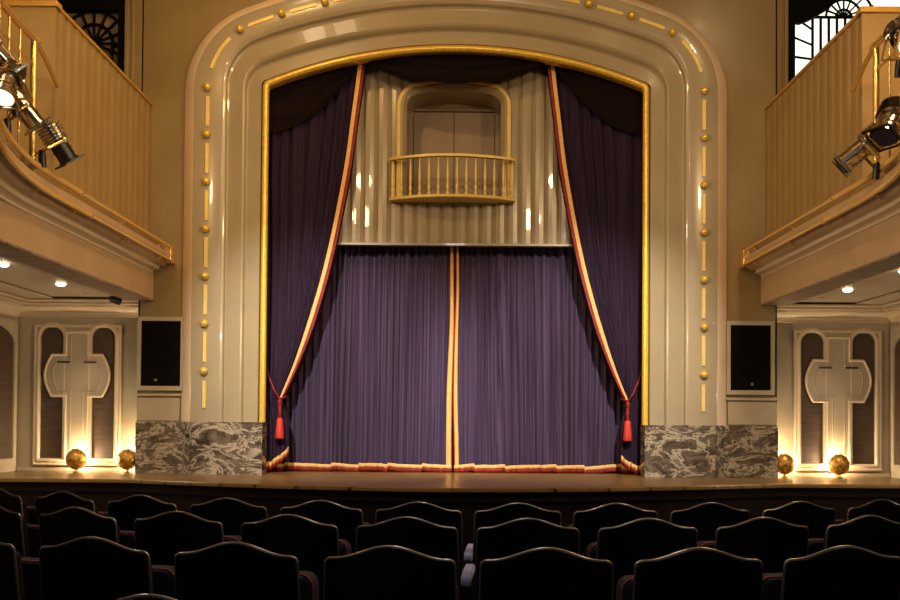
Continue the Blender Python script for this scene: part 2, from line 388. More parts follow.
for s, nm in ((-1, 'left'), (1, 'right')):
    C = -5.335 if s < 0 else 5.44
    t = thing('wall_panel', 'cream %s bay panel with cross-shaped moulding over two dark arched insets' % nm, 'wall panel', (C, NY-.03, ST), 'cross panels in the side bays')
    hs = [hole_shape(C+q*.365, .16, .82, 2.53, 2.68) for q in (-1, 1)]
    outer = [(C-.62, .72), (C+.62, .72), (C+.62, 2.66), (C+.5, 2.74), (C+.365, 2.77), (C+.2, 2.75), (C+.1, 2.72), (C-.1, 2.72), (C-.2, 2.75), (C-.365, 2.77), (C-.5, 2.74), (C-.62, 2.66)]
    obj('panel_board', poly2d(outer, hs, NY-.045, NY-.004, .004), 'panelpaint', t, smooth=25)
    for h in hs:
        mb = poly2d(h, [], NY-.012, NY-.003); o = obj('dark_inset', mb, 'louvre', t, smooth=0); o['label'] = 'dark brown arched inset'
        obj('inset_moulding', rim(h, .03, NY-.044, .03), 'ivory', t, smooth=50)
    for sh, off in (([(C-.62, .72), (C+.62, .72), (C+.62, 2.70), (C-.62, 2.70)], -.012),):
        obj('outer_moulding', rim([(C-.6, .735), (C+.6, .735), (C+.6, 2.69), (C-.6, 2.69)], 0, NY-.044, .022), 'ivory', t, smooth=50)
    # cross-shaped plate: stem and rounded cartouche in one outline
    def cross(k, st, zl, zh):
        r_ = []
        for i in range(11):
            a = -1+2*i/10; r_.append((.34*k+.135*k*math.cos(a*1.35), 1.99+.305*k*a))
        q = [(st, zl)] + [(st, 1.99-.305*k)] + r_ + [(st, 1.99+.305*k), (st, zh)]
        return [(C+x, z) for x, z in q] + [(C-x, z) for x, z in reversed(q)]
    obj('cross_plate', poly2d(cross(1, .175, .80, 2.62), [], NY-.066, NY-.046, .005), 'panelpaint', t, smooth=25)
    obj('cross_moulding', rim(cross(.955, .155, .815, 2.60), 0, NY-.065, .018), 'ivory', t, smooth=50)
    inner = cross(.72, .085, .86, 2.56)
    obj('inner_moulding', rim(inner, 0, NY-.065, .010), 'panelpaint', t, smooth=50)
    for q in (-1, 1):
        mb = MB().box(C+q*.10, C+q*.29, NY-.072, NY-.066, 2.165, 2.192)
        o = obj('slot', mb, 'black', t, smooth=0)
    # second panel on the side wall
    t = thing('wall_panel', 'cream panel with one dark arched inset at the far %s edge, on the side wall' % nm, 'wall panel', (s*6.17, 11.7, ST), 'single-inset side panels')
    h = hole_shape(11.6, .74, .82, 2.45, 2.68)
    bo = poly2d([(10.7, .72), (12.42, .72), (12.42, 2.75), (10.7, 2.75)], [h], -.03, 0.0)
    bo.xf(Matrix.Translation((s*6.197, 0, 0)) @ (Matrix(((0, s, 0, 0), (1, 0, 0, 0), (0, 0, 1, 0), (0, 0, 0, 1)))))
    obj('panel_board', bo, 'panelpaint', t, smooth=25)
    bo = poly2d(h, [], -.008, -.001)
    bo.xf(Matrix.Translation((s*6.197, 0, 0)) @ (Matrix(((0, s, 0, 0), (1, 0, 0, 0), (0, 0, 1, 0), (0, 0, 0, 1)))))
    obj('dark_inset', bo, 'louvre', t, smooth=0)
    # crown moulding under the soffit
    cp = [(0, 2.82), (.01, 2.83), (.012, 2.85), (0.02, 2.855), (.03, 2.86), (.035, 2.885), (.05, 2.89), (.07, 2.915), (.11, 2.935), (.15, 2.95), (.155, 2.985), (.2, 2.99), (.2, 3.02), (.26, 3.03), (.26, 3.05)]
    mb = MB(); rows = []
    for d, z in cp:
        rows.append([(s*4.432, WY-.02-d*.0, z), (s*(4.432+.001), WY-.02, z)][:0] + [(s*(EW[s]-d*.35), NY, z), (s*(EW[s]-d*.35), NY-d, z), (s*(6.2-d), NY-d, z), (s*(6.2-d), 2.0, z)])
    mb.rows(rows); struct('trim_crown_'+nm, mb, 'ivory', smooth=30)
    # speaker recess
    X0, X1 = (3.785, 4.335) if s < 0 else (3.825, 4.385)
    t = thing('wall_speaker', 'flush black speaker in a cream frame left of the arch' if s < 0 else 'flush black speaker in a cream frame right of the arch', 'speaker', (s*4.12, WY-.02, 1.83), 'speakers beside the arch')
    mb = poly2d([(X0-.05, 1.775), (X1+.05, 1.775), (X1+.05, 2.80), (X0-.05, 2.80)], [[(X0, 1.84), (X1, 1.84), (X1, 2.74), (X0, 2.74)]], WY-.05, WY-.001, .006)
    if s < 0: mb.xf(Matrix.Scale(-1, 4, (1, 0, 0)))
    obj('frame', mb, 'panelpaint', t, smooth=25)
    mb = MB().box(s*X0, s*X1, WY-.022, WY-.002, 1.84, 2.74)
    g = obj('grille', mb, 'blackgrille', t)
    mb = MB().lathe([(.001, 0), (.022, 0), (.022, .006), (.001, .006)], (0, 0, 0), seg=14); mb.xf(Matrix.Translation((s*4.13, WY-.022, 1.925)) @ Matrix.Rotation(PI/2, 4, 'X'))
    obj('badge', mb, 'badge', g)
    mb = MB(); mb.box(s*(X0-.075), s*(EW[s]-.005), WY-.035, WY-.001, 1.70, 1.735); mb.box(s*3.80, s*(EW[s]-.005), WY-.012, WY-.001, 1.36, 1.68)
    struct('trim_ledge_'+nm, mb, 'panelpaint', bevel=.004)

# small black wall spotlight tucked under the left crown moulding
t = thing('mini_spotlight', 'small black spotlight tucked above the crown moulding, left bay', 'spotlight', (-4.62, 12.05, 3.03))
mb = MB().lathe([(.001, 0), (.05, 0), (.055, .02), (.05, .13), (.03, .15), (.001, .15)], seg=14); mb.xf(Matrix.Translation((-4.56, 11.98, 2.98)) @ Matrix.Rotation(-1.2, 4, 'Y'))
obj('housing', mb, 'black', t)
mb = MB().tube([(-4.62, 12.0, 2.98), (-4.62, 12.02, 3.06)], .02, 8); obj('bracket', mb, 'black', t)

# ------------------------------------------------------------ balcony boxes
def bulge(Y):
    if Y > 8.6: return 0
    if Y > 6.5: return (8.6-Y)**2/9.2
    t = min(6.5-Y, 1.4); return .479+.456*t-.163*t*t
YS = [12.15, 11, 10, 9.2, 8.6, 8.3, 8.0, 7.7, 7.4, 7.1, 6.8, 6.5, 6.2, 5.9, 5.6, 5.3, 5.1, 4.0, 2.0]
def side_sweep(prof, s, ys=YS, k=1., closed=False):
    mb = MB(); rows = [[(s*(x-bulge(Y)*k), Y, z) for x, z in prof] for Y in ys]
    mb.rows(rows, closed, True if closed else False); return mb
for s, nm in ((-1, 'left'), (1, 'right')):
    t = thing('theatre_box', '%s balcony box front with peach fascia, rounded apron and fluted screen' % nm, 'balcony', (s*4.3, 9, 3.03), 'balcony boxes')
    mb = MB().box(s*4.18, s*4.55, 2.0, 12.19, 3.035, 3.42)
    obj('fascia', mb, 'peach', t, bevel=.005)
    mb = MB().box(s*4.185, s*4.55, 2.0, 12.18, 3.02, 3.034)
    o = obj('beam_underside', mb, 'darkgrain', t); o['label'] = 'dark veined strip under the fascia'
    cor = [(4.40, 3.40), (4.17, 3.40), (4.17, 3.425), (4.15, 3.44), (4.12, 3.445), (4.09, 3.455), (4.085, 3.495), (4.06, 3.50), (4.40, 3.50)]
    obj('cornice', side_sweep(cor, s, [y if y < 12.1 else 12.14 for y in YS], 1., True), 'ivory', t)
    ap = [(4.40, 3.50), (4.03, 3.50), (4.01, 3.515), (3.965, 3.535), (3.93, 3.56), (3.915, 3.59), (3.905, 3.62), (3.91, 3.65), (3.925, 3.675), (3.95, 3.69), (3.99, 3.70), (4.40, 3.70)]
    obj('apron', side_sweep(ap, s, YS, 1., True), 'goldpaint' if 0 else 'peach', t, smooth=50)
    led = [(4.42, 3.70), (4.14, 3.70), (4.13, 3.80), (4.10, 3.83), (4.09, 3.87), (4.11, 3.90), (4.14, 3.91), (4.42, 3.91)]
    obj('ledge', side_sweep(led, s, [min(y, 12.14) for y in YS], 1., True), 'fluted', t, smooth=50)
    # floor of the box, hidden from below
    mb = MB().box(s*4.4, s*7.2, 2.0, 12.2, 3.30, 3.42); obj('box_floor', mb, 'soffit', t)
    # fluted screen
    mb = MB(); X = 4.25; prf = []
    y = 9.32
    while y < 12.19:
        w = .205
        prf += [(X+.010, y), (X+.010, y+.05), (X, y+.075), (X-.002, y+.07+(w-.08)/2), (X, y+w-.02)]
        y += w
    prf = [(a, min(b, 12.195)) for a, b in prf]
    rows = [[(s*x, yy, z) for x, yy in prf] for z in (3.88, 5.75)]
    mb.rows(rows); mb.box(s*4.266, s*4.33, 9.32, 12.195, 3.6, 5.75)
    obj('fluted_screen', mb, 'fluted', t, smooth=20)
    mb = MB().box(s*4.245, s*6.8, 9.27, 9.318, 3.42, 5.75)
    obj('end_wall', mb, 'fluted', t)
    mb = MB().box(s*4.225, s*4.40, 9.25, 12.19, 5.75, 5.79); mb.box(s*4.215, s*6.8, 9.23, 9.36, 5.75, 5.81)
    o = obj('coping', mb, 'coping', t, bevel=.008); o['label'] = 'gilded cap along the top of the screen'
    # two pipes on the apron front, near length thicker
    for (xo, zo, ysplit, far) in ((3.90, 3.745, 9.15, 12.05), (3.885, 3.555, 9.35, 12.0)):
        ysn = [ysplit, 8.9, 8.6, 8.3, 8.0, 7.7, 7.4, 7.1, 6.8, 6.5, 6.2, 5.9, 5.6, 5.1, 4.0, 2.0]
        mb = MB().tube([(s*(xo-bulge(Y)), Y, zo) for Y in ysn], .027, 10)
        p = obj('rail_pipe', mb, 'pipegold', t, smooth=60)
        mb = MB().lathe([(.001, 0), (.03, 0), (.034, .02), (.03, .05), (.001, .05)], seg=12); mb.xf(Matrix.Translation((s*xo, ysplit-.01, zo)) @ Matrix.Rotation(-PI/2, 4, 'X')); obj('end_cap', mb, 'brass', p, smooth=50)
        mb = MB().tube([(s*xo, ysplit, zo), (s*xo, far, zo)], .018, 8)
        p = obj('rail_pipe', mb, 'pipegold', t, smooth=60)
        for Y in (6.6, 8.2, ysplit-.3, 10.4, far-.35):
            mb = MB().tube([(s*(xo-bulge(Y)), Y, zo), (s*(xo+.03-bulge(Y)), Y, zo-.03), (s*(xo+.08-bulge(Y)), Y, zo-.06)], .011, 8)
            obj('pipe_bracket', mb, 'brass', t, smooth=60)
    mb = MB().box(s*3.88, s*3.97, 12.0, 12.19, 3.53, 3.75); obj('end_bracket', mb, 'brass', t, bevel=.01)
    if s > 0: t.location.x += .07
    # soffit over the bay
    mb = MB().box(s*4.55, s*6.3, 2.0, 12.55, 3.08, 3.18)
    mb.box(s*4.55, s*4.72, 2.0, 12.3, 3.05, 3.079); mb.box(s*5.6, s*6.2, 2.0, 12.3, 3.055, 3.079)
    struct('ceiling_bay_'+nm, mb, 'soffit', bevel=.01)
    for k, (Y, on) in enumerate(((9.6, 1), (11.0, 1), (11.75, 0))):
        wh = ('nearest the audience', 'in the middle', 'nearest the stage')[k]
        X = s*4.93
        d = thing('downlight', ('glowing' if on else 'small unlit') + ' recessed downlight under the %s box, %s' % (nm, wh), 'ceiling light', (X, Y, 3.08), 'downlights under the boxes')
        R_ = .075 if on else .05
        mb = MB().lathe([(R_-.02, 0), (R_-.015, -.008), (R_, -.008), (R_+.008, 0)], (X, Y, 3.078), seg=20); mb.f = mb.f[:-2]
        obj('ring', mb, 'ivory', d, smooth=50)
        mb = MB().lathe([(.001, 0), (R_-.012, 0), (R_-.018, -.02), (R_-.035, -.034), (.001, -.04)], (X, Y, 3.078), seg=20)
        obj('lamp', mb, 'downlight' if on else 'ivory', d)
        if on:
            l = bpy.data.lights.new('downlight_beam', 'SPOT'); l.energy = 110; l.color = (1, .84, .62); l.spot_size = 2.2; l.spot_blend = 1; l.shadow_soft_size = .05
            lo = bpy.data.objects.new('downlight_beam', l); COL.objects.link(lo); lo.location = (X, Y, 3.02)
    # brass railing of the box
    r = thing('brass_railing', 'brass post and sloping handrail on the %s box' % nm, 'railing', (s*4.12, 8.5, 3.9), 'box railings')
    obj('post', MB().tube([(s*4.12, 8.55, 3.9), (s*4.12, 8.55, 5.08)], .03, 12), 'brass', r, smooth=60)
    obj('post', MB().tube([(s*4.16, 8.60, 3.9), (s*4.16, 8.60, 5.05)], .018, 12), 'brass', r, smooth=60)
    pts = [(s*(4.12-bulge(Y)), Y, 5.10) for Y in (8.6, 8.2, 7.8, 7.4, 7.0, 6.6, 6.2, 5.8, 5.4, 5.0, 4.0, 2.0)]
    obj('handrail', MB().tube(pts, .035, 12), 'brass', r, smooth=60)
    obj('finial', MB().lathe([(.001, -.04), (.03, -.035), (.045, 0), (.03, .035), (.001, .04)], (s*4.12, 8.6, 5.10), seg=14), 'brass', r, smooth=60)
    obj('handrail', MB().tube([(s*4.12, 8.62, 5.08), (s*4.15, 8.85, 5.03), (s*4.2, 9.24, 4.9)], .025, 10), 'brass', r, smooth=60)
    obj('lower_rail', MB().tube([(s*(4.12-bulge(Y)), Y, 4.85) for Y in (8.55, 8.2, 7.8, 7.4, 7.0, 6.6, 6.2, 5.8, 5.4, 5.0, 4.0, 2.0)], .014, 8), 'brass', r, smooth=60)
    obj('lower_rail', MB().tube([(s*(4.12-bulge(Y)), Y, 4.3) for Y in (8.55, 8.2, 7.8, 7.4, 7.0, 6.6, 6.2, 5.8, 5.4, 5.0, 4.0, 2.0)], .014, 8), 'brass', r, smooth=60)
    for Y in (8.25, 8.0, 7.75, 7.5, 7.25, 7.0):
        obj('baluster', MB().tube([(s*(4.12-bulge(Y)), Y, 3.9), (s*(4.12-bulge(Y)), Y, 5.08)], .011, 8), 'brass', r, smooth=60)

# ------------------------------------------------------------ upper windows
def win(name, s):
    mb = MB(); mb.box(s*4.62, s*4.74, 12.22, 12.40, 5.9, 7.9)
    mb.box(s*6.5, s*6.6, 12.22, 12.40, 5.9, 7.9); mb.box(s*4.62, s*6.6, 12.22, 12.4, 5.9, 5.96)
    return mb
t = bpy.data.objects.new('window_1', None); COL.objects.link(t); t.location = (-5.4, 12.3, 5.9); t['kind'] = 'structure'
mb = win('w', -1); mb.box(-4.7, -6.6, 12.24, 12.4, 7.12, 7.9)
obj('window_frame', mb, 'blackmatte', t)
obj('pane', MB().box(-4.7, -6.6, 12.37, 12.39, 5.9, 7.15), 'glassdim', t)
mb = MB(); cx, cz = -5.12, 6.68
for r_ in (.27, .46):
    mb.tube([(cx+r_*math.cos(PI*k/24), 12.34, cz+r_*math.sin(PI*k/24)) for k in range(-4, 29)], .022, 6)
for k in range(-1, 10):
    a = PI*k/8; mb.tube([(cx+.04*math.cos(a), 12.34, cz+.04*math.sin(a)), (cx+.48*math.cos(a), 12.34, cz+.48*math.sin(a))], .018, 6)
for x in (-4.86, -5.12, -5.4, -5.7): mb.tube([(x, 12.34, 5.92), (x, 12.34, cz-.02)], .014, 6)
mb.tube([(-4.86, 12.34, 6.63), (-4.7, 12.34, 6.68)], .014, 6); mb.tube([(-4.74, 12.34, 6.3), (-5.3, 12.34, 6.3)], .014, 6)
obj('glazing_bars', mb, 'blackmatte', t)
t = bpy.data.objects.new('window_2', None); COL.objects.link(t); t.location = (5.4, 12.3, 5.9); t['kind'] = 'structure'
obj('window_frame', win('w', 1), 'blackmatte', t)
obj('pane', MB().box(4.7, 6.6, 12.37, 12.39, 5.9, 7.9), 'glasslit', t)
mb = MB(); cx, cz = 5.47, 7.13
for x in (5.03, 5.145, 5.26, 5.375, 5.49, 5.605, 5.72): mb.tube([(x, 12.34, 5.92), (x, 12.34, cz)], .019, 6)
mb.tube([(5.0, 12.34, cz), (6.5, 12.34, cz)], .02, 6)
for r_ in (.11, .25, .42): mb.tube([(cx+r_*math.cos(PI*k/20), 12.34, cz+r_*math.sin(PI*k/20)) for k in range(21)], .017, 6)
for k in range(9):
    a = PI*k/8; mb.tube([(cx, 12.34, cz), (cx+.45*math.cos(a), 12.34, cz+.45*math.sin(a))], .013, 6)
mb.tube([(4.72, 12.34, 6.86), (5.03, 12.34, 6.73)], .014, 6); mb.tube([(4.72, 12.34, 6.57), (5.03, 12.34, 6.53)], .016, 6); mb.tube([(4.72, 12.34, 7.16), (5.03, 12.34, 6.95)], .014, 6)
obj('glazing_bars', mb, 'blackmatte', t)
mb = poly2d([(4.70, 7.9), (4.70, 7.02), (4.82, 7.0), (4.95, 7.05), (5.2, 7.2), (5.4, 7.42), (5.5, 7.9)], [], 12.25, 12.31)
obj('shade', mb, 'blackmatte', t, smooth=0)

# ------------------------------------------------------------ header wall and little balcony above the curtain
HX = -.03; HY = 12.66
hd = thing('fluted_header', 'fluted taupe wall panel hanging above the purple curtain', 'wall panel', (HX, HY, 3.93))
def arch2(w, zt, R, r, zb): return archcurve(w, zt, R, r, zb, nv=2, nf=8, na=16)
# fluted boards built as one relief with an arched hole: columns clipped to the opening outline
OW, OZT, OZB = .70, 6.21, 4.60
def open_top(x):
    x = abs(x-HX)
    if x >= OW: return None
    pts = arch2(OW, OZT, 2.3, .22, OZB); best = None
    for i in range(1, len(pts)):
        a, b = pts[i-1], pts[i]
        if min(a[0], b[0]) <= -x <= max(a[0], b[0]) and abs(a[0]-b[0]) > 1e-6:
            t_ = (-x-a[0])/(b[0]-a[0]); z = a[1]+t_*(b[1]-a[1]); best = z if best is None else max(best, z)
    return best if best else OZT
mb = MB(); P = .189; xs = []
x = HX - P*14 - .02
while x < HX + P*14:
    xs += [(x, .004), (x+.035, .036), (x+.072, .002), (x+.13, -.006), (x+P, .004)][:-1]
    x += P
extra = [HX-OW, HX+OW] + [HX + OW*math.sin(a*PI/28) for a in range(-13, 14)]
def yat(x):
    for i in range(1, len(xs)):
        if xs[i-1][0] <= x <= xs[i][0]:
            t_ = (x-xs[i-1][0])/max(1e-9, xs[i][0]-xs[i-1][0]); return xs[i-1][1]+t_*(xs[i][1]-xs[i-1][1])
    return 0
allx = sorted(set([round(a, 4) for a, b in xs] + [round(e, 4) for e in extra]))
for i in range(1, len(allx)):
    a, b = allx[i-1], allx[i]; ya, yb = HY+yat(a), HY+yat(b)
    m_ = (a+b)/2
    ta, tb = (open_top(a) or OZB), (open_top(b) or OZB)
    if abs(m_-HX) < OW:
        ta = open_top(a) or open_top(a+.001) or 6.0; tb = open_top(b) or open_top(b-.001) or 6.0
        mb.add([(a, ya, 3.95), (b, yb, 3.95), (b, yb, OZB), (a, ya, OZB)], [(0, 1, 2, 3)])
        mb.add([(a, ya, ta), (b, yb, tb), (b, yb, 7.0), (a, ya, 7.0)], [(0, 1, 2, 3)])
    else:
        mb.add([(a, ya, 3.95), (b, yb, 3.95), (b, yb, 7.0), (a, ya, 7.0)], [(0, 1, 2, 3)])
obj('fluted_boards', mb, 'paint', hd, smooth=20)
mb = MB().box(-2.7, 2.7, HY-.012, HY+.10, 3.915, 3.952); obj('bottom_rail', mb, 'paint', hd, bevel=.004)
# arch surround
ring = [(.825, 6.34, 2.43, .35, HY-.01, 'g'), (.82, 6.335, 2.42, .345, HY-.045, 'g'), (.79, 6.30, 2.39, .31, HY-.055, 'g'), (.77, 6.28, 2.37, .29, HY-.045, 'g'), (.765, 6.275, 2.365, .285, HY-.02, 'g')]
mb = MB(); mb.rows([[(HX+x, Y, z) for x, z in arch2(w, zt, R, r, OZB)] for w, zt, R, r, Y, _ in ring], False)
o = obj('gilt_arch_band', mb, 'goldpaint', hd, smooth=30); o['label'] = 'gold band around the arched balcony opening'
ring = [(.77, 6.28, 2.37, .29, HY-.022), (.735, 6.245, 2.335, .255, HY-.03), (.72, 6.23, 2.32, .24, HY-.01), (.70, 6.21, 2.3, .22, HY), (.68, 6.19, 2.28, .20, HY+.03), (.68, 6.19, 2.28, .20, HY+.62)]
mb = MB(); mb.rows([[(HX+x, Y, z) for x, z in arch2(w, zt, R, r, OZB)] for w, zt, R, r, Y in ring])
obj('arch_reveal', mb, 'paint', hd, smooth=30)
D = HY+.60
mb = MB().box(HX-.9, HX+.9, D, D+.04, 4.55, 6.4); mb.box(HX-.68, HX+.68, D-.05, D, 6.06, 6.11)
for q in (-1, 1): mb.box(HX+q*.62, HX+q*.68, D-.05, D, 4.6, 6.06)
obj('recess_back', mb, 'doorpaint', hd, bevel=.004)
for q in (-1, 1):
    obj('door_leaf', MB().box(HX+q*.005, HX+q*.61, D-.035, D, 4.6, 6.05), 'doorpaint', hd, bevel=.006)
obj('recess_floor', MB().box(HX-.68, HX+.68, HY, D, 4.56, 4.6), 'doorpaint', hd)
# balcony
bl = thing('juliet_balcony', 'small gilded balcony with slender balusters, centred above the curtain', 'balcony', (HX-.015, HY, 4.53))
BX = HX-.015
def bowy(x, w=.89, dep=.22, base=.10): return HY-base-dep*(1-(x/w)**2)
def bowed(z0, z1, w, dy, dep=.22, base=.10, inset=.0):
    mb = MB(); n = 24; front = []; 
    pts = [(-w+2*w*i/n) for i in range(n+1)]
    rows = []
    for x in pts:
        y = bowy(x, w, dep, base)
        rows.append([(BX+x, y, z0), (BX+x, y-.004, (z0+z1)/2), (BX+x, y, z1), (BX+x, dy(y), z1), (BX+x, dy(y), z0)])
    mb.rows(rows, True, True); return mb
obj('balcony_floor', bowed(4.54, 4.563, .90, lambda y: HY+.05, .23, .11), 'goldpaint', bl, smooth=30)
obj('floor_moulding', bowed(4.563, 4.585, .885, lambda y: HY+.05, .22, .10), 'goldpaint', bl, smooth=30)
obj('handrail', bowed(5.115, 5.15, .895, lambda y: y+.065, .225, .125), 'goldpaint', bl, smooth=30)
vase = [(.016, 0), (.024, .005), (.024, .03), (.014, .045), (.013, .06), (.022, .085), (.024, .11), (.018, .14), (.012, .16), (.02, .168), (.02, .18), (.012, .19), (.019, .22), (.020, .27), (.016, .38), (.012, .46), (.011, .505), (.018, .52), (.018, .535)]
for k in range(14):
    x = (k-6.5)*.1325
    obj('baluster', MB().lathe(vase, (BX+x, bowy(x, .895, .22, .10)+.03, 4.583), seg=12), 'goldpaint', bl, smooth=60)
for q in (-1, 1):
    for yy in (.06,):
        obj('baluster', MB().lathe(vase, (BX+q*.845, HY-.07, 4.583), seg=12), 'goldpaint', bl, smooth=60)
    obj('handrail', MB().box(BX+q*.82, BX+q*.88, HY-.13, HY+.0, 5.117, 5.148), 'goldpaint', bl, bevel=.006)

# ------------------------------------------------------------ curtains
def nz(x, y=0., z=0.): return noise.noise((x, y, z))
CY = 12.94; SEAM = -.01
for s, nm in ((-1, 'left'), (1, 'right')):
    t = thing('stage_curtain', 'purple pleated stage curtain, %s half, gold and red hem' % nm, 'curtain', (s*1.3, CY, ST), 'stage curtain halves')
    n, m_ = 520, 26; W = 2.72
    def cy(x, z):
        a = x*58 + 9*nz(x*1.7, 3.1*s, z*.07) + 3.0*nz(x*7, 1.7, z*.1)
        amp = .030 + .026*nz(x*3.3, 9, z*.1)
        return CY + amp*math.sin(a) + .05*nz(x*1.7, z*.35, 2*s) + .012*math.sin(a*.37+1)
    def rowx(x0, x1, zf, n_, dy, mm):
        return [[(SEAM+s*(x0+(x1-x0)*i/n_), cy(x0+(x1-x0)*i/n_, 1.0 if z_ < 1 else z_)+dy, z_) for i in range(n_+1)] for z_ in zf]
    zs = [ST+.03 + (4.3-ST-.03)*j/m_ for j in range(m_+1)]
    rows = [[(SEAM+s*(.03+(W-.03)*i/n), cy(.03+(W-.03)*i/n, z), z) for i in range(n+1)] for z in zs]
    mb = MB(); mb.rows(rows); obj('fabric', mb, 'velvet', t, smooth=180)
    def hemz(x): return .010*nz(x*2.3, 4*s, 0)*2 + .026*(((x*2.1+nz(x*.9, 5*s, 0)) % 1.0)-.5)
    for (z0, z1, nm2, mm, dy) in ((.062, .118, 'gold_hem', 'goldcloth', -.018), (.006, .066, 'red_fringe', 'redcloth', -.012)):
        rows = []
        for k, (f, d) in enumerate(((0, 0), (0, -.008), (.5, -.012), (1, -.008), (1, .004))):
            rows.append([(SEAM+s*(.02+(W-.02)*i/260), CY-.085+.018*math.sin(i*.33+3*nz(i*.02, s, 0))+.02*nz(i*.05, s, 3)+dy+d, ST+max(.003, (z0+(z1-z0)*f)+hemz(.02+(W-.02)*i/260))) for i in range(261)])
        mb = MB(); mb.rows(rows); obj(nm2, mb, mm, t, smooth=180)
    # leading edge braid
    wv = lambda z: .012*math.sin(z*1.9+s)+.01*nz(z*.8, s*3, 1)
    w0, w1 = (.014, .085) if s < 0 else (.020, .075)
    rows = []
    for k in range(40):
        z = ST+.09 + (4.25-ST-.09)*k/39; q = min(1, (4.25-z)/2.6); a, b = w0+wv(z), w0+wv(z)+(w1-w0)*(.6+.5*q)
        rows.append([(SEAM+s*a, CY-.05, z), (SEAM+s*(a+.01), CY-.075, z), (SEAM+s*(b-.01), CY-.075-.01*math.sin(z*5), z), (SEAM+s*b, CY-.045, z), (SEAM+s*b, CY-.02, z)])
    mb = MB(); mb.rows(rows); obj('gold_edge', mb, 'goldcloth', t, smooth=60)
    rows = []
    for k in range(40):
        z = ST+.02 + (4.25-ST-.02)*k/39; a = w0+wv(z)
        rows.append([(SEAM+s*(a-.016), CY-.03, z), (SEAM+s*(a-.008), CY-.05, z), (SEAM+s*(a+.006), CY-.052, z)])
    mb = MB(); mb.rows(rows); obj('red_edge', mb, 'redcloth', t, smooth=60)

